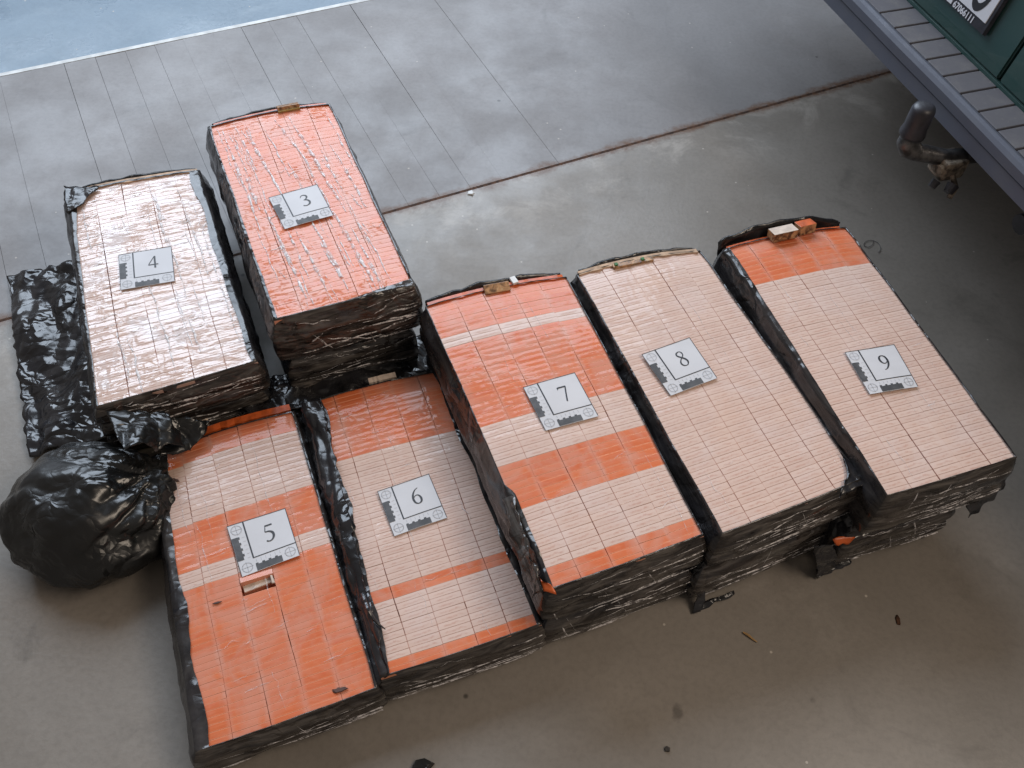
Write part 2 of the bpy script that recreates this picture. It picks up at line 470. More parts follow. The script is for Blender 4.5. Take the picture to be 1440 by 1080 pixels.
def wrap_mesh(Q, z0, lips, parent, name='wrap', top_closed=False, crease=.5, swell=.012, mats=None):
    """crinkled plastic round the four sides, folded over the top edge by the lip widths"""
    L, Rr, F, N = lips
    cw = (Q.c[1] - Q.c[0]).length; cl = (Q.c[3] - Q.c[0]).length
    nu, nv = 44, 84
    ring = [(i / nu, 0, 2) for i in range(nu)] + [(1, j / nv, 1) for j in range(nv)] + [(1 - i / nu, 1, 3) for i in range(nu)] + [(0, 1 - j / nv, 0) for j in range(nv)]
    cu, cv = Q.P(.5, .5), None
    h = Q.z - z0
    nk = max(8, int(h / .009))
    rows = []
    V = []
    def outdir(u, v):
        a = (Q.c[1] - Q.c[0]).normalized(); b = (Q.c[3] - Q.c[0]).normalized()
        d = Vector((0, 0, 0))
        e = .03
        if u < e: d -= a * (1 - u / e)
        if u > 1 - e: d += a * (1 - (1 - u) / e)
        ev = e * cw / cl
        if v < ev: d -= b * (1 - v / ev)
        if v > 1 - ev: d += b * (1 - (1 - v) / ev)
        return d.normalized() if d.length > 1e-6 else d
    n = len(ring)
    prof = []
    for k in range(nk + 1):
        t = k / nk
        prof.append((z0 + .002 + (h - .006) * t, swell * (math.sin(math.pi * min(1, t * 1.05)) ** .6 if 0 < t < 1 else 0) + .0015 - (.009 * math.exp(-t / .05) if z0 > .02 else 0) - (.010 * math.exp(-(1 - t) / .06) if top_closed else 0)))
    for zz, off in prof:
        r = []
        for (u, v, sd) in ring:
            p = Q.P(u, v); top = p.z
            tz = (zz - z0) / h
            z = z0 + (top - .004 - z0) * tz if tz > 0 else zz
            od = outdir(u, v)
            q = Vector((p.x, p.y, z)) + Vector((Q.seed * 5.3, 0, 0))
            cr = .0050 * (ridge((q.x, q.y, q.z * 1.8), 11) - .4) + .0012 * ridge(q, 34) + .0028 * nz((q.x * 8, q.y * 8, z * 48), 1)
            # pulled film: a crease running along the side
            cz = crease + .05 * nz((q.x * 4, q.y * 4, 2), 1)
            cr -= .006 * math.exp(-((tz - cz) / .09) ** 2)
            # corners tucked in
            r.append(len(V)); V.append(Vector((p.x, p.y, z)) + od * (off + cr * min(1, tz * 6) * min(1, (1 - tz) * 5 + .25)))
        rows.append(r)
    # lip: over the edge, then inwards
    for st, hh in ((0, .0022), (.45, .0042), (1.0, .0030)):
        r = []
        for (u, v, sd) in ring:
            wob = lambda t, s_: 1 + .40 * nz((t * 6 + Q.seed * 3, s_, 0), 1) + .12 * nz((t * 24 + Q.seed * 3, s_, 4), 1)
            wl = max(.0012, interp(L, v) * wob(v, 1)); wr = max(.0012, interp(Rr, v) * wob(v, 2))
            wf = max(.0012, interp(F, u) * wob(u, 3)); wn = max(.0012, interp(N, u) * wob(u, 4))
            uu = min(max(u, st * wl / cw), 1 - st * wr / cw); vv = min(max(v, st * wf / cl), 1 - st * wn / cl)
            p = Q.P(uu, vv, hh + .0014 * abs(nz((u * 9 + Q.seed, v * 12, st), 1)))
            r.append(len(V)); V.append(p)
        rows.append(r)
    Fc, MI = [], []
    for a, b in zip(rows, rows[1:]):
        for i in range(n):
            j = (i + 1) % n
            Fc.append((a[i], a[j], b[j], b[i])); MI.append({0: 0, 1: 0, 2: 0, 3: 1}[ring[i][2]])
    Fc.append(tuple(rows[0])); MI.append(0)
    if top_closed:
        Fc.append(tuple(rows[-1][::-1])); MI.append(0)
    return mesh_obj(name, V, [f[::-1] for f in Fc], mats or [m_side, m_front], parent, smooth=True, midx=MI)

SPEC = {
 3: dict(q=[(-.720, 1.648), (-.469, 1.767), (-.203, 1.219), (-.451, 1.103)], h=.25, z0=.125, bands=[(50, 1)], film=True, skip=(),
         lips=([(0, .008), (.1, .004), (1, .008)], .004, .004, [(0, .004), (.5, .006), (1, .02)]),
         label='tall stack top, bundle of all orange packs under streaky film with card 3'),
 4: dict(q=[(-.997, 1.474), (-.736, 1.587), (-.484, 1.061), (-.745, .926)], h=.177, z0=.085, bands=[(50, 0)], film=True,
         lips=([(0, .018), (.3, .010), (1, .004)], [(0, .022), (.5, .018), (1, .010)], .006, .003),
         label='bundle of all pale packs glazed with shiny film, card 4 on top'),
 5: dict(q=[(-.661, .888), (-.419, 1.019), (-.174, .495), (-.435, .374)], h=.085, z0=0, bands=[(4, 1), (15, 0), (23, 1), (26, 0), (50, 1)],
         lips=([(0, .022), (.35, .018), (1, .020)], .005, .003, .002),
         label='bundle of mostly orange packs with a torn pack below card 5'),
 6: dict(q=[(-.395, 1.026), (-.139, 1.137), (.082, .618), (-.171, .506)], h=.1, z0=0, bands=[(13, 1), (37, 0), (39, 1), (48, 0), (50, 1)],
         lips=([(0, .030), (.4, .026), (.8, .024), (1, .014)], [(0, .024), (1, .008)], .003, .002),
         label='low bundle of pale packs with three orange bands under card 6'),
 7: dict(q=[(-.180, 1.193), (.092, 1.303), (.335, .742), (.086, .622)], h=.225, z0=.112, bands=[(7, 1), (9, 0), (24, 1), (31, 0), (38, 1), (47, 0), (50, 1)],
         lips=([(0, .002), (.68, .002), (.71, .012), (1, .006)], .002, .002, .003),
         label='bundle of striped orange and pale packs with card 7 in its middle'),
 8: dict(q=[(.110, 1.300), (.365, 1.398), (.613, .868), (.361, .738)], h=.237, z0=.118, bands=[(50, 0)],
         lips=(.003, [(0, .003), (.6, .003), (.9, .004), (1, .012)], .002, .003),
         label='bundle of only pale patterned packs under card 8'),
 9: dict(q=[(.405, 1.378), (.669, 1.474), (.879, .921), (.635, .820)], h=.265, z0=.132, bands=[(9, 1), (50, 0)],
         lips=([(0, .014), (.6, .008), (1, .003)], .003, .003, .002),
         label='rightmost bundle, pale packs with one orange band at the far end, card 9'),
}
Z = Vector((0, 0, 1))
BUN = {}
for num, s in SPEC.items():
    Q = Quad(s['q'], s['h']); Q.seed = num
    ctr = Q.P(.5, .5)
    root = empty('wrapped_bundle', (ctr.x, ctr.y, s['z0']))
    root.parent = None
    tag(root, s['label'], 'wrapped bundle', 'bundles topped with cigarette packs')
    base = Vector((ctr.x, ctr.y, s['z0']))
    BUN[num] = (root, Q, base)
    w = wrap_mesh(Q, s['z0'], s['lips'], root, mats=[m_side, m_front])
    w.data.transform(Matrix.Translation(-base))
    # every pack an object of its own
    film = s.get('film')
    for j in range(ROWS):
        kind = next(k for lim, k in s['bands'] if j < lim)
        for i in range(COLS):
            u, v = (i + .5) / COLS, (j + .5) / ROWS
            if num == 5 and i == 2 and j in (28, 29): continue
            p = Q.P(u, v)
            du = Q.P(u + .5 / COLS, v) - Q.P(u - .5 / COLS, v); dv = Q.P(u, v - .5 / ROWS) - Q.P(u, v + .5 / ROWS)
            sx, sy = du.length / .057 * 1.001, dv.length / .01225 * .995
            ax, ay = du.normalized(), dv.normalized(); az = ax.cross(ay).normalized()
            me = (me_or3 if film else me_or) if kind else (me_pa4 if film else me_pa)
            o = link(bpy.data.objects.new('cigarette_pack', me))
            tl = R(random.gauss(0, .3)); t2 = R(random.gauss(0, .12))
            M3 = Matrix((ax * sx, ay * sy, az)).transposed() @ Matrix.Rotation(tl, 3, 'X') @ Matrix.Rotation(t2, 3, 'Y')
            M4 = M3.to_4x4()
            M4.translation = p - base + az * random.gauss(-.0002, .00013) + ax * random.gauss(0, .00012)
            if num == 5 and i == 2 and j == 27:
                M4 = M4 @ Matrix.Rotation(R(-14), 4, 'X'); M4.translation += az * .003
            o.matrix_world = M4; o.parent = root

# lower bundles
LOW = {3: dict(f=(.05, .97, .02, .985), z=.122, label='dark wrapped bundle underneath the bundle that carries card 3'),
       4: dict(f=(-.02, .97, .03, .97), z=.083, label='dark wrapped bundle mostly hidden underneath the bundle that carries card 4'),
       7: dict(f=(.02, 1.0, .02, 1.0), z=.109, label='film wrapped bundle beneath the striped orange and pale bundle of card 7'),
       8: dict(f=(-.02, .95, .03, 1.0), z=.115, label='wrapped bundle beneath the all pale bundle of card 8'),
       9: dict(f=(-.04, .82, .02, .985), z=.128, label='narrower wrapped bundle set back underneath the bundle that carries card 9')}
for num, s in LOW.items():
    T = BUN[num][1]
    u0, u1, v0, v1 = s['f']
    cc = [lerp(lerp(T.c[0], T.c[1], u), lerp(T.c[3], T.c[2], u), v) for u, v in ((u0, v0), (u1, v0), (u1, v1), (u0, v1))]
    Q = Quad(cc, s['z']); Q.seed = num + 20; Q.bulge = .004
    ctr = Q.P(.5, .5); base = Vector((ctr.x, ctr.y, 0))
    root = empty('lower_bundle', base)
    tag(root, s['label'], 'wrapped bundle', 'bundles at the bottom of the stacks')
    wl = .05
    w = wrap_mesh(Q, 0.001, (wl, wl, wl, wl), root, top_closed=True, mats=[m_black, m_front], swell=.012)
    w.data.transform(Matrix.Translation(-base))
    LOW[num]['root'] = root; LOW[num]['Q'] = Q

def child(o, num, low=False):
    """hang a part built in world coordinates on its bundle"""
    root = LOW[num]['root'] if low else BUN[num][0]
    o.parent = root; o.matrix_parent_inverse = Matrix.Translation(-root.location)
    return o

STREAK = {3: [(.10, .04, .12, .60, .004), (.20, .03, .24, .30, .003), (.27, .05, .36, .44, .005), (.52, .05, .60, .24, .005), (.60, .20, .66, .55, .004),
              (.64, .05, .76, .60, .005), (.42, .10, .47, .40, .003), (.20, .50, .26, .95, .005), (.35, .58, .42, .97, .004), (.50, .60, .55, .96, .005),
              (.66, .52, .74, .97, .006), (.80, .55, .86, .95, .003), (.88, .30, .92, .60, .004), (.14, .30, .16, .50, .006), (.93, .05, .97, .40, .003)],
          4: [(.60, .04, .66, .5, .004), (.80, .1, .86, .6, .004), (.88, .2, .93, .9, .003), (.45, .5, .5, .95, .003)]}
# film wrinkles drawn tight over the tops
def wrinkles(num, count, across=.25, wmax=.003):
    Q = BUN[num][1]; rr = random.Random(num * 11)
    V, F = [], []
    for _ in range(count):
        lengthwise = rr.random() > across
        u, v = rr.uniform(.06, .94), rr.uniform(.02, .9)
        L_ = rr.uniform(.05, .38) if lengthwise else rr.uniform(.06, .2)
        n = max(6, int(L_ * 60)); wd = rr.uniform(.0008, wmax); ph = rr.uniform(0, 9)
        pr = None
        for k in range(n + 1):
            t = k / n
            if lengthwise: uu, vv = u + .02 * nz((t * 4 + ph, num, 0), 1) + .03 * (t - .5), v + L_ * t
            else: uu, vv = u + L_ * t, v + .012 * nz((t * 3 + ph, num, 3), 1) - .01 * t
            if not (.01 < uu < .99 and .01 < vv < .99): break
            p = Q.P(uu, vv, .0006)
            d = (Q.P(uu, vv + .01) - Q.P(uu, vv)) if lengthwise else (Q.P(uu + .01, vv) - Q.P(uu, vv))
            s_ = d.normalized().cross(Z)
            w_ = wd * math.sin(math.pi * (.08 + .84 * t)) * (.7 + .6 * abs(nz((t * 11 + ph, 0, 0), 1)))
            idx = len(V)
            for q_ in range(5):
                x_ = q_ / 2 - 1
                V.append(p + s_ * w_ * x_ + Z * ((1 - x_ * x_) * w_ * .55 + .0002))
            if pr is not None:
                F += [(pr + q_, pr + q_ + 1, idx + q_ + 1, idx + q_) for q_ in range(4)]
            pr = idx
    for fixed in STREAK.get(num, ()):
        u0, v0, u1, v1, wd = fixed; n = int((v1 - v0) * 90) + 4; pr = None
        for k in range(n + 1):
            t = k / n
            p = Q.P(lerp(u0, u1, t) + .012 * nz((t * 5, u0 * 9, 1), 1), lerp(v0, v1, t), .0008)
            s_ = (Q.c[1] - Q.c[0]).normalized()
            w_ = wd * (.25 + .75 * math.sin(math.pi * t)) * (.5 + 1.1 * abs(nz((t * 14, u0 * 7, v0), 1)))
            idx = len(V)
            for q_ in range(5):
                x_ = q_ / 2 - 1
                V.append(p + s_ * w_ * x_ + Z * ((1 - x_ * x_) * w_ * .6 + .0002))
            if pr is not None: F += [(pr + q_, pr + q_ + 1, idx + q_ + 1, idx + q_) for q_ in range(4)]
            pr = idx
    o = mesh_obj('cling_film', V, F, m_film3 if num < 5 else m_film, smooth=True)
    o['kind'] = 'stuff'
    return child(o, num)
for num, c, ac, wm in ((3, 46, .12, .0032), (4, 70, .75, .0032), (5, 36, .7, .0018), (6, 26, .6, .0018), (7, 14, .6, .0015), (8, 6, .8, .0014), (9, 12, .3, .0016)):
    wrinkles(num, c, ac, wm)

def front_film(num, low):
    Q = LOW[num]['Q'] if low else BUN[num][1]
    z0 = .004 if low else SPEC[num]['z0']; z1 = Q.z
    rr = random.Random(num * 7 + low); V, F = [], []
    b = (Q.c[3] - Q.c[0]).normalized()
    for k in range(20):
        diag = rr.random() < .1
        u = rr.uniform(-.01, .8); L_ = rr.uniform(.12, .7) if not diag else rr.uniform(.05, .15)
        t0 = rr.uniform(.1, .97); dt = rr.gauss(0, .12) if not diag else rr.choice((-.5, .5)); wd = rr.choice((.0006, .0009, .0013, .0026)); n = max(6, int(L_ * 50)); pr = None
        for i in range(n + 1):
            s = i / n; uu = u + L_ * s; t = t0 + dt * s + .05 * nz((s * 4, k, num), 1)
            if uu > 1.01 or not .04 < t < .99: break
            p = Q.P(min(1, max(0, uu)), 1)
            off = .012 * math.sin(math.pi * t) ** .6 + .0045
            c = Vector((p.x, p.y, lerp(z0, p.z, t))) + b * off
            w_ = wd * math.sin(math.pi * (.06 + .88 * s)) * (.6 + .9 * abs(nz((s * 9, k, 2), 1)))
            ix = len(V)
            up = Z if not diag else (Z + (Q.c[1] - Q.c[0]).normalized()).normalized()
            for q_ in range(5):
                x_ = q_ / 2 - 1
                V.append(c + up * w_ * x_ + b * (1 - x_ * x_) * w_ * .8)
            if pr is not None: F += [(pr + q_, pr + q_ + 1, ix + q_ + 1, ix + q_) for q_ in range(4)]
            pr = ix
    o = mesh_obj('film_folds', V, F, m_film3, smooth=True); o['kind'] = 'stuff'
    return child(o, num, low)
for num in SPEC: front_film(num, False)
for num in LOW: front_film(num, True)

# ------------------------------------------------------------------ number cards
def catmull(P, n=8):
    out = []
    for i in range(len(P) - 1):
        p0, p1, p2, p3 = P[max(0, i - 1)], P[i], P[i + 1], P[min(len(P) - 1, i + 2)]
        for k in range(n):
            t = k / n
            out.append(tuple(.5 * (2 * b + (c - a) * t + (2 * a - 5 * b + 4 * c - d) * t * t + (3 * b - a - 3 * c + d) * t ** 3) for a, b, c, d in zip(p0, p1, p2, p3)))
    out.append(P[-1]); return out
six = [[(.50, .99, .03), (.32, .90, .06), (.14, .66, .10), (.07, .38, .12), (.12, .12, .10), (.28, .02, .06), (.44, .10, .10), (.49, .30, .12), (.42, .50, .08), (.28, .56, .05), (.11, .45, .04)]]
GL = {
 '3': [[(.07, .80, .03), (.15, .93, .05), (.28, .98, .07), (.42, .90, .10), (.45, .76, .11), (.36, .61, .07), (.20, .54, .03)], [(.20, .54, .03), (.40, .48, .09), (.49, .30, .12), (.43, .12, .10), (.28, .02, .06), (.13, .03, .06), (.05, .09, .07)]],
 '4': [[(.37, .97, .05), (.20, .64, .05), (.03, .31, .05)], [(.02, .28, .075), (.28, .28, .075), (.57, .28, .075)], [(.39, .99, .10), (.39, .5, .10), (.39, 0, .10)]],
 '5': [[(.16, .94, .09), (.34, .94, .09), (.52, .95, .09)], [(.17, .97, .04), (.13, .78, .04), (.09, .60, .05)], [(.09, .59, .05), (.28, .58, .08), (.44, .46, .12), (.46, .26, .12), (.36, .08, .08), (.20, .01, .06), (.05, .07, .08)]],
 '6': six,
 '7': [[(.03, .80, .02), (.06, .88, .06), (.09, .93, .09), (.30, .93, .09), (.53, .93, .09)], [(.51, .93, .07), (.37, .47, .075), (.24, 0, .08)]],
 '8': [[(.28, .98, .05), (.13, .90, .08), (.11, .75, .09), (.24, .60, .10), (.41, .43, .11), (.48, .24, .10), (.40, .06, .06), (.28, .01, .05), (.12, .07, .08), (.06, .24, .09), (.15, .42, .06), (.31, .57, .05), (.43, .70, .06), (.44, .85, .07), (.38, .95, .05), (.28, .98, .05)]],
 '9': [[(.56 - x, 1 - y, w) for x, y, w in six[0]]],
}
def ribbon(bm, P, mapf, z):
    pts = catmull(P, 8); pr = None
    for i, (x, y, w) in enumerate(pts):
        x0, y0, _ = pts[max(0, i - 1)]; x1, y1, _ = pts[min(len(pts) - 1, i + 1)]
        d = Vector((x1 - x0, y1 - y0)); d.normalize() if d.length else None
        nn = Vector((-d.y, d.x)) * w / 2
        row = [bm.verts.new(mapf(x + nn.x, y + nn.y, z)), bm.verts.new(mapf(x - nn.x, y - nn.y, z))]
        if pr: bm.faces.new((pr[0], pr[1], row[1], row[0]))
        pr = row
CARD = {3: [(377.5, 278), (446, 259), (469, 302.5), (400, 322)], 4: [(166.7, 359), (241, 346), (246, 395), (169.5, 407.5)],
        5: [(318.7, 741), (401, 714), (422, 781), (340, 811)], 6: [(530.5, 691), (603, 666), (629, 728), (554, 754)],
        7: [(735.3, 545), (808.3, 523.5), (841.7, 585), (767, 605.5)], 8: [(902, 499), (969.8, 473.8), (1008.5, 532), (942.9, 556)],
        9: [(1187.7, 495.4), (1257.4, 484), (1291, 543.9), (1223, 554.2)]}
CLAB = {3: 'white number card reading 3 on the orange film wrapped bundle', 4: 'white number card reading 4 on the shiny pale bundle',
        5: 'white number card reading 5 above the torn pack', 6: 'white number card reading 6 on the low banded bundle',
        7: 'white number card reading 7 on the striped bundle', 8: 'white number card reading 8 on the all pale bundle',
        9: 'white number card reading 9 on the rightmost bundle'}
for num, px in CARD.items():
    hz = SPEC[num]['h'] + .0035
    c = [at(x, y, hz) for x, y in px]
    ctr = sum(c, Vector()) / 4
    root = empty('number_card', ctr); tag(root, CLAB[num], 'number card', 'numbered photo scale cards')
    def mp(u, v, z=0.0, c=c, ctr=ctr):   # u right, v down
        p = lerp(lerp(c[0], c[1], u), lerp(c[3], c[2], u), v) - ctr
        return p + Vector((0, 0, z + .0012 * math.sin(3 * u + num) * math.sin(2.5 * v + num)))
    # paper: slightly bowed sheet
    n = 8; V = []; F = []
    for zz in (0, -.0007):
        for j in range(n + 1):
            for i in range(n + 1): V.append(mp(i / n, j / n, zz))
    q = (n + 1) ** 2
    for j in range(n):
        for i in range(n):
            a = j * (n + 1) + i
            F += [(a, a + n + 1, a + n + 2, a + 1), (a + q, a + 1 + q, a + n + 2 + q, a + n + 1 + q)]
    rim = [i for i in range(n)] + [n + j * (n + 1) for j in range(n)] + [q - 1 - i for i in range(n)] + [n * (n + 1) - j * (n + 1) for j in range(n)]
    for k in range(len(rim)):
        a, b = rim[k], rim[(k + 1) % len(rim)]
        F.append((a, b, b + q, a + q))
    mesh_obj('paper', V, F, m_paper, root)
    z1 = .0004
    def rect(bm, u0, v0, u1, v1, z=z1, mp=mp):
        m_ = 6
        for i in range(m_):
            for j in range(m_):
                ua, ub = lerp(u0, u1, i / m_), lerp(u0, u1, (i + 1) / m_); va, vb = lerp(v0, v1, j / m_), lerp(v0, v1, (j + 1) / m_)
                bm.faces.new([bm.verts.new(mp(*t, z)) for t in ((ua, vb), (ub, vb), (ub, va), (ua, va))])
    bm = bmesh.new()   # frame lines
    e = .011
    rect(bm, 0, 0, e * .8, 1); rect(bm, e, 0, 1, e); rect(bm, 1 - e, e * 1.05, 1, .99)
    rect(bm, .255, e * 1.05, .28, .745); rect(bm, .281, .728, 1 - e * 1.05, .745)
    bm_obj('frame_lines', bm, m_ink, root)
    bm = bmesh.new()   # scale bars with stepped ticks
    rect(bm, .012, .27, .12, .715)
    for k in range(0, 8, 2): rect(bm, .1195, .275 + k * .055, .145, .275 + k * .055 + .045, z1 + .0001)
    bm_obj('scale_bar', bm, m_inkg, root)
    bm = bmesh.new(); rect(bm, .27, .875, .715, .992)
    for k in range(0, 8, 2): rect(bm, .275 + k * .055, .85, .275 + k * .055 + .045, .8755, z1 + .0001)
    bm_obj('scale_bar', bm, m_inkg, root)
    bm = bmesh.new()   # fine ticks and target circles
    for k in range(6):
        rect(bm, .18, .30 + k * .08, .235, .304 + k * .08); rect(bm, .30 + k * .08, .775, .304 + k * .08, .825)
    for (cu_, cv_) in ((.13, .13), (.13, .87), (.865, .87)):
        rr = .085
        P = [(cu_ + rr * math.cos(2 * math.pi * k / 20), cv_ + rr * math.sin(2 * math.pi * k / 20), .007) for k in range(21)]
        ribbon(bm, P, lambda x, y, z: mp(x, y, z), z1 + .0003)
        rect(bm, cu_ - .1, cv_ - .003, cu_ + .1, cv_ + .003, z1); rect(bm, cu_ - .003, cv_ - .1, cu_ + .003, cv_ + .1, z1 + .00015)
    bm_obj('target_marks', bm, m_inkl, root)
    bm = bmesh.new()
    hgt = .335; u0 = .535; v0 = .54
    for k, P in enumerate(GL[str(num)]):
        ribbon(bm, P, lambda x, y, z: mp(u0 + x * hgt, v0 - y * hgt, z), z1 + k * .0001)
    bm_obj('numeral', bm, m_ink, root)

# ------------------------------------------------------------------ torn ends, loose packs, flaps
def edge_strip(name, num, u0, u1, v0, v1, z0, z1, mat, n=14, jag=.002):
    """piece of torn pack or card lying along the far edge"""
    Q = BUN[num][1]; bm = bmesh.new(); pr = None
    for k in range(n + 1):
        u = lerp(u0, u1, k / n)
        j = jag * nz((k * .9, num, len(name)), 1)
        cl = (Q.c[3] - Q.c[0]).length
        a, b = Q.P(u, v0 + j / cl), Q.P(u, v1 + j * 1.6 / cl)
        row = [bm.verts.new(p) for p in (a + Z * z0, a + Z * (z1 + j), b + Z * (z1 * .8 + j), b + Z * z0)]
        if pr:
            for i in range(4): bm.faces.new((pr[i], pr[(i + 1) % 4], row[(i + 1) % 4], row[i]))
        else: bm.faces.new(row)
        pr = row
    bm.faces.new(pr[::-1])
    return child(bm_obj(name, bm, mat), num)
edge_strip('cardboard_edge', 4, .16, .98, -.008, .010, -.01, .0035, m_tan)
edge_strip('torn_orange_edge', 7, .02, .98, -.013, .004, -.012, .003, m_orange, n=24, jag=.003)
edge_strip('cardboard_edge', 8, .02, .97, -.009, .007, -.01, .0045, m_tan, n=24, jag=.003)
edge_strip('torn_orange_edge', 9, .03, .95, -.006, .004, -.012, .003, m_orange)
edge_strip('torn_orange_edge', 3, .05, .97, -.010, .002, -.012, .002, m_orange)
edge_strip('pale_flap', 6, .46, .66, -.030, -.008, -.004, .004, m_cream)
edge_strip('torn_orange_edge', 5, .30, .98, -.030, -.004, -.015, .006, m_orange, jag=.004)
edge_strip('pale_flap', 5, .18, .42, -.060, -.036, .002, .010, m_cream, jag=.004)

def small_pack(name, num, u, v, w, d, h, dz, rot, mats, tilt=0.0):
    Q = BUN[num][1]; p = Q.P(u, v)
    du = (Q.c[1] - Q.c[0]).normalized(); du.rotate(Matrix.Rotation(rot, 3, 'Z')); dv = Z.cross(du)
    zz = Z.copy(); zz.rotate(Matrix.Rotation(tilt, 3, du)); dv = zz.cross(du)
    bm = bmesh.new(); box(bm, (0, 0, 0), w, d, h, du, dv, zz, bev=.0008)
    o = bm_obj(name, bm, mats)
    for f in o.data.polygons:
        nn = f.normal
        f.material_index = 1 if (len(mats) > 1 and abs(nn.dot(zz)) > .7) else 0
    o.location = p + Z * dz
    return o
def keep(o, num):
    loc = o.location.copy(); root = BUN[num][0]
    o.parent = root; o.location = loc - root.location; return o
keep(small_pack('printed_pack', 3, .66, -.004, .050, .022, .016, .001, R(0), [m_photo, m_photo], R(-25)), 3)
keep(small_pack('gold_band', 3, .66, .012, .050, .006, .004, .0035, R(0), [m_gold]), 3)
keep(small_pack('printed_pack', 7, .50, .004, .052, .020, .014, .002, R(-2), [m_photo, m_photo], R(20)), 7)
keep(small_pack('white_tag', 7, .635, -.012, .012, .018, .006, .006, R(10), [m_white]), 7)
keep(small_pack('printed_pack', 8, .36, .014, .040, .010, .008, .003, R(0), [m_photo, m_photo]), 8)
keep(small_pack('green_mark', 8, .31, .012, .007, .007, .004, .0085, R(0), [m_green]), 8)
keep(small_pack('green_mark', 8, .53, .010, .007, .007, .004, .006, R(0), [m_green]), 8)
keep(small_pack('printed_pack', 8, .52, .014, .050, .009, .006, .002, R(0), [m_photo, m_photo]), 8)
o = small_pack('loose_pack', 9, .47, .008, .056, .026, .019, .013, R(3), [m_photo, m_cream], R(-12))
tag(o, 'loose pack with pale top lying on the far end of the bundle with card 9', 'cigarette pack')
o = small_pack('loose_pack', 9, .665, -.006, .038, .024, .021, .012, R(5), [m_photo, m_orange], R(-14))
tag(o, 'orange topped loose pack beside the pale topped loose pack near card 9', 'cigarette pack')
# torn pack under card 5
Q5 = BUN[5][1]
p = Q5.P(.50, .572); du = (Q5.c[1] - Q5.c[0]).normalized(); dv = Z.cross(du)
bm = bmesh.new(); box(bm, p + Z * -.006, .050, .012, .004, (du + Z * .02).normalized(), dv, Z, bev=.0006)
child(bm_obj('torn_liner', bm, m_cream), 5)
bm = bmesh.new()
q = Q5.P(.592, .576)
hexa(bm, [q + du * a_ + dv * b_ + Z * .001 for a_, b_ in ((-.004, -.009), (.002, -.010), (.001, .006), (-.002, .006))], [q + du * a_ + dv * b_ + Z * .005 for a_, b_ in ((-.003, -.009), (.001, -.010), (.001, .005), (-.002, .006))])
child(bm_obj('torn_flap', bm, m_cream), 5)
def smudge(num, px, py, L_, wd, ang, seed):
    Q = BUN[num][1]; c = at(px, py, SPEC[num]['h'])
    bm = bmesh.new(); n = 18; vs = []
    for k in range(n):
        a_ = 2 * math.pi * k / n; r = 1 + .6 * nz((math.cos(a_) * 2 + seed, math.sin(a_) * 2, 0), 1)
        x, y = L_ * r * math.cos(a_), wd * r * math.sin(a_)
        vs.append(Vector((x * math.cos(ang) - y * math.sin(ang), x * math.sin(ang) + y * math.cos(ang), 0)))
    hexa(bm, [c + v + Z * .0006 for v in vs], [c + v * .8 + Z * .0022 for v in vs])
    return child(bm_obj('smudge', bm, m_smoke), num)
smudge(5, 243, 675, .012, .0035, R(-5), 1); smudge(5, 478, 970, .012, .004, R(20), 2); smudge(5, 305, 848, .008, .002, R(20), 3)

# black flaps
def flap(name, num, px, z, nx, ny, mat, low=False, **kw):
    o = sheet(name, [at(x, y, zz) for (x, y), zz in zip(px, z)], nx, ny, mat, **kw)
    return child(o, num, low)
flap('plastic_flap', 4, [(88, 264), (140, 262), (106, 296), (96, 300)], (.178, .181, .182, .178), 14, 10, m_black, amp=.004, sc=40)
flap('plastic_flap', 7, [(706, 702), (722, 700), (762, 826), (752, 840)], (.215, .231, .231, .205), 8, 30, m_front, amp=.003, sc=40)
flap('torn_orange_edge', 7, [(762, 812), (775, 822), (782, 834), (766, 830)], (.230, .231, .226, .225), 4, 4, m_orange, amp=.002, sc=60)
flap('plastic_flap', 8, [(1181, 637), (1222, 682), (1175, 700), (1196, 668)], (.241, .236, .238, .243), 12, 12, m_black, amp=.003, sc=40)
flap('plastic_flap', 9, [(1352, 690), (1428, 652), (1400, 700), (1362, 727)], (.17, .20, .13, .12), 16, 10, m_black, amp=.004, sc=30)
flap('orange_scrap', 9, [(1170, 757), (1201, 755), (1196, 764), (1172, 767)], (.128, .13, .118, .115), 6, 4, m_orange, low=True, amp=.003, sc=50)
flap('plastic_flap', 9, [(1142, 768), (1176, 760), (1170, 800), (1150, 812)], (.11, .12, .01, .004), 10, 14, m_black, low=True, amp=.006, sc=30)
flap('plastic_flap', 8, [(985, 815), (1002, 805), (985, 858), (972, 862)], (.05, .06, .004, .003), 8, 14, m_black, low=True, amp=.006, sc=30)
flap('plastic_tail', 8, [(985, 848), (1030, 830), (1032, 836), (986, 858)], (.004, .004, .003, .003), 12, 4, m_black, low=True, amp=.003, sc=40)
flap('plastic_tail', 9, [(1150, 803), (1195, 785), (1197, 790), (1152, 812)], (.004, .004, .003, .003), 12, 4, m_black, low=True, amp=.003, sc=40)
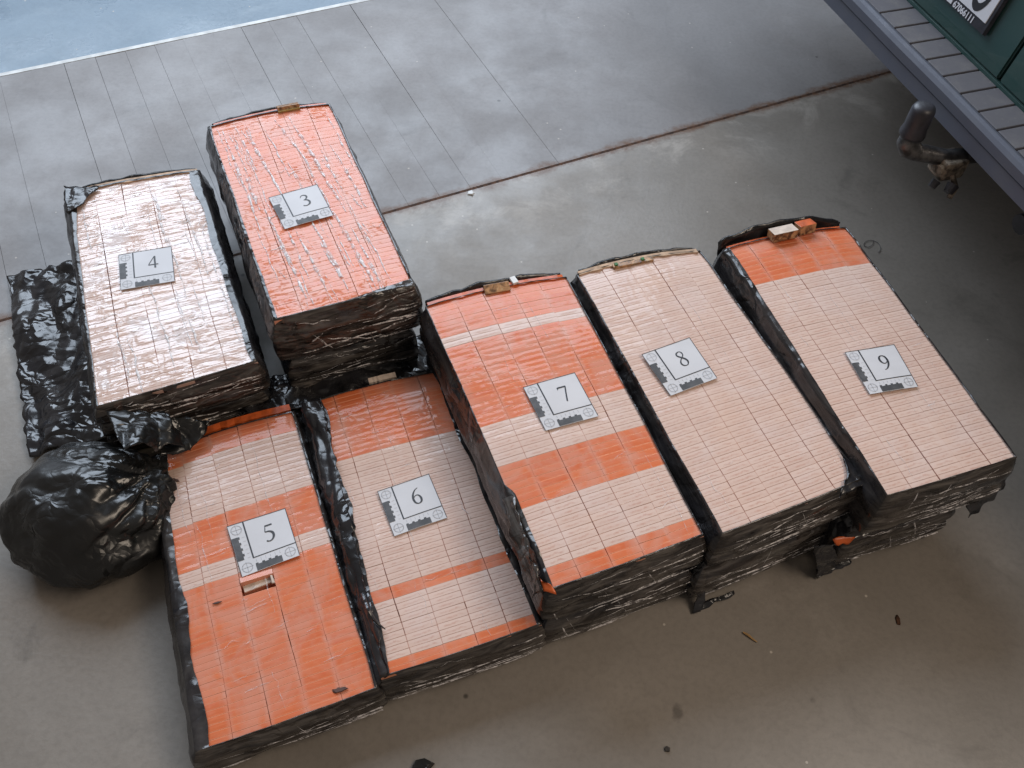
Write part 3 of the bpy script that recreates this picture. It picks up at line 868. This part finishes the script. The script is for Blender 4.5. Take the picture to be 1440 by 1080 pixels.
def far_flap(num, u0, u1, h0, h1, back, amp, seed, n=34):
    """black plastic standing up behind the far edge of a bundle, humped in the middle"""
    Q = BUN[num][1]; V, F = [], []
    for sgn in (0, 1):
        for k in range(n + 1):
            t = k / n; u = lerp(u0, u1, t)
            hh = lerp(h0, h1, math.sin(math.pi * t) ** .8) + amp * nz((t * 6 + seed, num, 0), 1) + .4 * amp * nz((t * 21 + seed, num, 3), 1)
            for r_ in range(6):
                q_ = r_ / 5
                p = Q.P(u, -.004 - back * (.35 + .65 * q_) - (.006 if sgn else 0)); z = -.03 + (.03 + hh) * q_
                p = p + Z * z + JN * (.004 * nz((t * 9, q_ * 2 + seed, num), 1))
                V.append(p)
    N = (n + 1) * 6; id_ = lambda k, r_, s_: s_ * N + k * 6 + r_
    for k in range(n):
        for r_ in range(5):
            F.append((id_(k, r_, 0), id_(k + 1, r_, 0), id_(k + 1, r_ + 1, 0), id_(k, r_ + 1, 0)))
            F.append((id_(k, r_, 1), id_(k, r_ + 1, 1), id_(k + 1, r_ + 1, 1), id_(k + 1, r_, 1)))
        F.append((id_(k, 5, 0), id_(k + 1, 5, 0), id_(k + 1, 5, 1), id_(k, 5, 1)))
        F.append((id_(k, 0, 0), id_(k, 0, 1), id_(k + 1, 0, 1), id_(k + 1, 0, 0)))
    for k in (0, n):
        for r_ in range(5): F.append((id_(k, r_, 0), id_(k, r_ + 1, 0), id_(k, r_ + 1, 1), id_(k, r_, 1)))
    o = mesh_obj('far_flap', V, F, m_black, smooth=True)
    return child(o, num)
far_flap(9, 0, 1, .000, .026, .030, .004, 1)
far_flap(7, .02, .98, -.004, .006, .024, .004, 2)
far_flap(8, .05, .99, -.004, .004, .018, .003, 3)
far_flap(3, .04, .97, -.004, .002, .016, .002, 4)
far_flap(4, .04, .97, -.003, .003, .016, .002, 5)
# black plastic bunched between bundles 5 and 6, with a torn tail on bundle 6
flap('plastic_roll', 6, [(424, 566), (452, 560), (548, 945), (528, 975)], (.09, .112, .106, .06), 14, 90, m_black, amp=.008, sc=22, bulge=.012)
bm = bmesh.new(); tube(bm, [at(510, 835, .112), at(517, 856, .116), at(526, 871, .112), at(534, 879, .108), at(542, 885, .106)], [.004, .0035, .003, .002, .0008], 7)
child(bm_obj('torn_tail', bm, m_black), 6)
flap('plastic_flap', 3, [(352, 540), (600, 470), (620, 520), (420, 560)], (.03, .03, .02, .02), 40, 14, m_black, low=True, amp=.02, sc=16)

# sheets lying about
o = sheet('plastic_sheet', [at(13, 391, .010), at(112, 366, .05), at(165, 612, .05), at(44, 645, .006)], 44, 90, m_black, amp=.016, sc=16, ragged=.003, seed=2)
tag(o, 'flat glossy black plastic sheet on the floor left of card 4', 'plastic sheet')
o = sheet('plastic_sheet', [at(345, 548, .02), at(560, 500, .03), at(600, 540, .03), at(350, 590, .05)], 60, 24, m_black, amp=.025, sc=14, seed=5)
tag(o, 'crumpled black plastic sheet in the dark gap in front of the card 3 stack', 'plastic sheet')

# ------------------------------------------------------------------ bin bag
bag = empty('bin_bag', (-.735, .775, 0)); tag(bag, 'stuffed black bin bag slumped on the floor left of card 5', 'bin bag')
NU, NV = 150, 80
V = []; F = []
for j in range(NV + 1):
    th = math.pi * j / NV
    for i in range(NU):
        ph = 2 * math.pi * i / NU
        d = Vector((math.sin(th) * math.cos(ph), math.sin(th) * math.sin(ph), math.cos(th)))
        vd = noise.voronoi(Vector((d.x * 1.1 + 3, d.y * 1.1, d.z * .8 + 1)) + Vector((nz(d, 3), nz(d + Vector((2, 0, 0)), 3), 0)) * .25)[0]
        r = 1 + .14 * nz(d + Vector((.4, 0, 0)), 1.5) - .05 * max(0, 1 - (vd[1] - vd[0]) * 2.4) + .05 * nz(d + Vector((4, 0, 0)), 3.0)
        # folds running down from the tied neck at the upper right
        nk = Vector((.75, .45, .55)).normalized()
        t1 = nk.orthogonal().normalized(); t2 = nk.cross(t1)
        ang = math.atan2(d.dot(t2), d.dot(t1)); near = max(0, d.dot(nk))
        fold = abs(nz((math.cos(ang) * 2.4, math.sin(ang) * 2.4, d.dot(nk) * .8 + 1.3), 1))
        r -= .10 * (1 - min(1, fold * 3)) * (.15 + .85 * near)
        r += .012 * (abs(nz(d, 9)))
        sg = 1 + .10 * max(-1, -d.z * 1.3)
        x, y, z = d.x * .158 * r * sg, d.y * .138 * r * sg, d.z * .098 * r + .070
        z = max(.002 + .001 * abs(d.x), z)
        V.append((x, y, z))
for j in range(NV):
    for i in range(NU):
        a_, b_ = j * NU + i, j * NU + (i + 1) % NU
        F.append((a_, a_ + NU, b_ + NU, b_))
mesh_obj('bag_body', V, F, m_bag, bag, smooth=True)
def bag_part(name, o):
    o.parent = bag; o.matrix_parent_inverse = Matrix.Translation(-bag.location); return o
bag_part('x', sheet('bag_neck', [at(150, 583, .17), at(232, 582, .15), at(262, 634, .104), at(175, 640, .18)], 30, 24, m_bag, amp=.02, sc=18, seed=3, bulge=.015))
bag_part('x', sheet('bag_flap', [at(222, 585, .14), at(300, 592, .104), at(268, 634, .096), at(225, 640, .112)], 26, 20, m_bag, amp=.010, sc=22, seed=4))
bag_part('x', sheet('bag_fold', [at(225, 640, .10), at(236, 636, .098), at(238, 770, .05), at(205, 780, .04)], 10, 40, m_bag, amp=.012, sc=20, seed=6))

# ------------------------------------------------------------------ vehicle
ca = R(-67.8)
E = Vector((math.cos(ca), math.sin(ca), 0)); Nn = Vector((math.cos(ca + math.pi / 2), math.sin(ca + math.pi / 2), 0))
LP = at(1300, 92, .5)
def C(e, n, z): return Vector((0, 0, z)) + E * e + Nn * n
def bare(name, col, rough, spec=.5, dirt=(.16, .15, .14), amt=.4, metal=0.0, coat=0.0):
    M = MT(name); p = M.pos()
    c = M.mix(M.ramp(M.noise(p, 12, 6, .7), .45, .75, 0, amt), col, dirt)
    c = M.mix(M.ramp(M.noise(p, 90, 3), .62, .75, 0, amt * .8), c, dirt)
    M.set(Base_Color=c, Roughness=M.ramp(M.noise(p, 20, 4), .3, .7, rough, rough + .2), Metallic=metal, Coat_Weight=coat)
    M.set(Normal=M.bump(M.noise(p, 300, 3), .12, .001))
    return M.m
m_bump = bare('blue_grey_bumper', (.090, .098, .128), .45, amt=.2)
m_pad = bare('ribbed_step_pad', (.115, .112, .125), .6, amt=.55, dirt=(.20, .19, .18))
m_body = bare('dark_green_paint', (.020, .060, .054), .3, amt=.16, dirt=(.10, .12, .11), coat=.5)
m_rub = plain('black_rubber', (.036, .035, .044), .4, var=.2)
m_steel = plain('worn_steel', (.17, .165, .165), .38, .7, var=.3, scale=50, bump=.3)
m_brown = plain('rusty_bracket', (.33, .27, .21), .75, .2, var=.4, scale=60, bump=.8)
m_plate = plain('plate_white', (.72, .72, .76), .35, var=.02)
car = empty('parked_vehicle', (LP.x, LP.y, 0)); tag(car, 'dark green vehicle with blue grey step bumper, tow ball and number plate', 'vehicle')
# bumper: rolled lip, face, step
prof = [(.014, .425), (.003, .431), (.004, .462), (.008, .4645), (-.003, .470), (-.004, .490), (.001, .498), (.009, .5005), (.016, .4985), (.018, .492), (.115, .492), (.115, .425)]
bm = bmesh.new(); rows = []
ES = [-1.2 + 2.5 * k / 60 for k in range(61)]
for e in ES: rows.append([bm.verts.new(C(e, n + .0012 * nz((e, n * 3, 0), 5), z)) for n, z in prof])
for a_, b_ in zip(rows, rows[1:]):
    for k in range(len(prof)):
        bm.faces.new((a_[k], b_[k], b_[(k + 1) % len(prof)], a_[(k + 1) % len(prof)]))
bm.faces.new(rows[0]); bm.faces.new(rows[-1][::-1])
bp = bm_obj('bumper', bm, m_bump, car)
# raised tread blocks of the step, one object each
e = -1.15
ribs = [at(1245, 22, .5), at(1440, 176, .5)]
while e < 1.25:
    bm = bmesh.new(); w = .0595
    box(bm, C(e + w / 2, .064, .4945), w - .0045, .088, .007, E, Nn, Z, bev=.0018)
    bm_obj('tread_block', bm, m_pad, bp); e += w
# tailgate, slightly leaning, with the gap of the door
lean = Vector((Nn.x * .16, Nn.y * .16, 1)).normalized()
bse = at(1402, 117, .5) - Vector((LP.x, LP.y, 0)); egap = bse.dot(E)
def panel(name, e0, e1, z0, z1, mat, n0=.112, th=.03, bev=.004):
    bm = bmesh.new()
    hexa(bm, [C(e0, n0, z0), C(e1, n0, z0), C(e1, n0 + th, z0), C(e0, n0 + th, z0)], [C(e0, n0 + (z1 - z0) * .16, z1), C(e1, n0 + (z1 - z0) * .16, z1), C(e1, n0 + th + (z1 - z0) * .16, z1), C(e0, n0 + th + (z1 - z0) * .16, z1)])
    bmesh.ops.bevel(bm, geom=bm.edges[:], offset=bev, segments=2, affect='EDGES')
    return bm_obj(name, bm, mat, car)
panel('sill_panel', -1.2, 1.3, .494, .505, m_body, .108, .05, .002)
panel('tailgate', -1.15, egap - .003, .506, 1.25, m_body, .109)
panel('corner_panel', egap + .003, 1.3, .506, 1.25, m_body, .109)
bm = bmesh.new(); box(bm, C(0, .75, .95), 2.3, 1.0, 1.05, E, Nn, Z, bev=.05); bm_obj('body_shell', bm, m_body, car)
bm = bmesh.new(); box(bm, C(0.1, .5, .36), 1.5, .5, .14, E, Nn, Z, bev=.02); bm_obj('underbody', bm, m_rub, car)
# plate in its frame: lower right corner of the frame at the seen position
n0 = .106
fc = None
best = 9
for k in range(400):
    z = .51 + k * .0008
    q = at(1385.5, 51, z) - Vector((LP.x, LP.y, 0))
    dd = abs(q.dot(Nn) - (n0 + (z - .513) * .16))
    if dd < best: best, fc, fz = dd, q, z
fe = fc.dot(E)
def PL(a_, b_, o_=0.0):   # a: metres left from the corner, b: metres up the tailgate, o: out
    z = fz + b_ * lean.z
    return C(fe - a_, n0 + (z - .513) * .16 - o_, z)
bm = bmesh.new(); hexa(bm, [PL(0, 0), PL(.53, 0), PL(.53, .145), PL(0, .145)], [PL(.003, .003, .008), PL(.527, .003, .008), PL(.527, .142, .008), PL(.003, .142, .008)])
pf = bm_obj('plate_frame', bm, m_rub, car)
bm = bmesh.new(); hexa(bm, [PL(.010, .022, .0075), PL(.520, .022, .0075), PL(.520, .136, .0075), PL(.010, .136, .0075)], [PL(.011, .023, .0095), PL(.519, .023, .0095), PL(.519, .135, .0095), PL(.011, .135, .0095)])
pl = bm_obj('number_plate', bm, m_plate, pf)
bm = bmesh.new()
zero = [(.5 + .5 * math.cos(2 * math.pi * k / 24) * (1 if True else 0), .5 + .5 * math.sin(2 * math.pi * k / 24), .22) for k in range(25)]
ribbon(bm, zero, lambda x, y, z: PL(.072 - x * .040, .036 + y * .076, .0100), 0)
bm_obj('plate_character', bm, m_ink, pf)
def text_mesh(name, body, size, mapf, mat, parent):
    cu = bpy.data.curves.new(name, 'FONT'); cu.body = body; cu.size = size; cu.resolution_u = 3; cu.offset = .0006
    t = bpy.data.objects.new(name, cu); COL.objects.link(t)
    me = bpy.data.meshes.new_from_object(t.evaluated_get(bpy.context.evaluated_depsgraph_get()))
    bpy.data.objects.remove(t)
    w = max(v.co.x for v in me.vertices)
    for v in me.vertices: v.co = mapf(v.co.x / w, v.co.y / size)
    me.materials.append(mat)
    o = link(bpy.data.objects.new(name, me)); o.parent = parent
    return o
bpy.context.view_layer.update()
text_mesh('phone_number', '67066111', .02, lambda x, y: PL(.108 - x * .066, .0055 + y * .0185, .0090), m_plate, pf)
bm = bmesh.new()   # little telephone sign in front of the number
for a0, b0, a1, b1 in ((.128, .006, .113, .013), (.125, .0135, .116, .0155), (.130, .016, .111, .0195)):
    hexa(bm, [PL(a0, b0, .008), PL(a1, b0, .008), PL(a1, b1, .008), PL(a0, b1, .008)], [PL(a0, b0, .009), PL(a1, b0, .009), PL(a1, b1, .009), PL(a0, b1, .009)])
bm_obj('telephone_sign', bm, m_plate, pf)
# tow ball with rubber cap on a bent neck
tb = at(1302, 148, .50) - Vector((LP.x, LP.y, 0))
bt = Vector((tb.x, tb.y, 0))
bm = bmesh.new()
tube(bm, [bt + Z * z for z in (.430, .4305, .436, .45, .470, .490, .497, .500)], [.014, .0262, .0265, .0235, .0238, .0232, .0205, .012], 20)
bm_obj('ball_cap', bm, m_rub, car, smooth=True)
bm = bmesh.new()
tube(bm, [bt + Z * .432, bt + Z * .410, bt + Z * .398 + Nn * .006 + E * .004, bt + Z * .390 + Nn * .025 + E * .014, bt + Z * .388 + Nn * .075 + E * .04, bt + Z * .388 + Nn * .2 + E * .06], [.019, .022, .022, .019, .017, .016], 14)
bm_obj('tow_neck', bm, m_steel, car, smooth=True)
br = at(1333, 232, .37) - Vector((LP.x, LP.y, 0)); br.z = 0
bm = bmesh.new()
box(bm, br + Z * .372, .050, .055, .045, E, Nn, Z, bev=.005)
bm_obj('tow_bracket', bm, m_brown, car)
bm = bmesh.new()
tube(bm, [br + E * .012 + Nn * -.025 + Z * .375, br + E * .012 + Nn * -.034 + Z * .374], .011, 12)
tube(bm, [br + E * .03 - Nn * .01 + Z * .37, br + E * .05 - Nn * .006 + Z * .352, br + E * .058 - Nn * .02 + Z * .335], .006, 8)
bm_obj('bracket_bolt', bm, m_brown, car)
bm = bmesh.new()
tube(bm, [br + E * .045 + Nn * -.012 + Z * .357, br + E * .052 + Nn * -.024 + Z * .345], [.013, .010], 12)
tube(bm, [br + E * .018 + Nn * -.03 + Z * .35, br + E * .022 + Nn * -.04 + Z * .338], [.010, .008], 12)
bm_obj('trailer_socket', bm, m_rub, car)
ex = at(1434, 316, .3) - Vector((LP.x, LP.y, 0)); ex.z = 0
bm = bmesh.new(); tube(bm, [ex + Z * .3, ex + Nn * .12 + Z * .31, ex + Nn * .4 + Z * .32], .022, 14); bm_obj('exhaust_pipe', bm, m_rub, car)
for sgn in (-.65, .62):
    bm = bmesh.new(); cc_ = C(sgn, .75, .34)
    tube(bm, [cc_ - E * .11, cc_ - E * .09, cc_ + E * .09, cc_ + E * .11], [.30, .335, .335, .30], 32)
    bm_obj('wheel', bm, m_rub, car)

# ------------------------------------------------------------------ litter on the floor
def scrap(name, px, py, pts, h, mat, label, cat):
    c = at(px, py, 0); bm = bmesh.new()
    hexa(bm, [c + Vector((x, y, .001)) for x, y in pts], [c + Vector((x * .8, y * .8, h + .002 * (k % 2))) for k, (x, y) in enumerate(pts)])
    return tag(bm_obj(name, bm, mat), label, cat)
scrap('paper_scrap', 662, 272, [(-.008, -.006), (.006, -.008), (.009, .002), (.002, .009), (-.007, .006)], .003, m_white, 'small white paper scrap beside the rusty joint', 'scrap')
bm = bmesh.new(); tube(bm, [at(1045, 889, .003), at(1052, 893, .004), at(1059, 899, .003), at(1065, 903, .003)], [.0016, .0022, .0016, .0008], 6)
tag(bm_obj('straw_bit', bm, m_straw), 'short straw coloured splinter on the near floor', 'splinter')
scrap('rust_flake', 1262, 872, [(-.003, -.009), (.003, -.010), (.005, .004), (0, .010), (-.004, .004)], .003, m_rust, 'rust brown flake on the near right floor', 'flake')
scrap('black_scrap', 594, 1074, [(-.018, -.012), (.012, -.010), (.02, .002), (.004, .008), (-.012, .004)], .008, m_bag, 'black plastic scrap at the bottom edge in front of card 6', 'scrap')
scrap('grit_lump', 938, 1054, [(-.004, -.004), (.004, -.004), (.005, .003), (-.001, .005), (-.005, .002)], .004, m_gap, 'dark grit lump on the floor near the bottom edge', 'grit')
bm = bmesh.new()
tube(bm, [at(1219 + 9 * math.cos(t) + t * 1.6, 338 + 7 * math.sin(t) + t * 1.5, .002) for t in [k * .35 for k in range(22)]], .0006, 4)
tag(bm_obj('dark_thread', bm, m_ink), 'thin curled dark thread on the floor beside the bundle with card 9', 'thread')
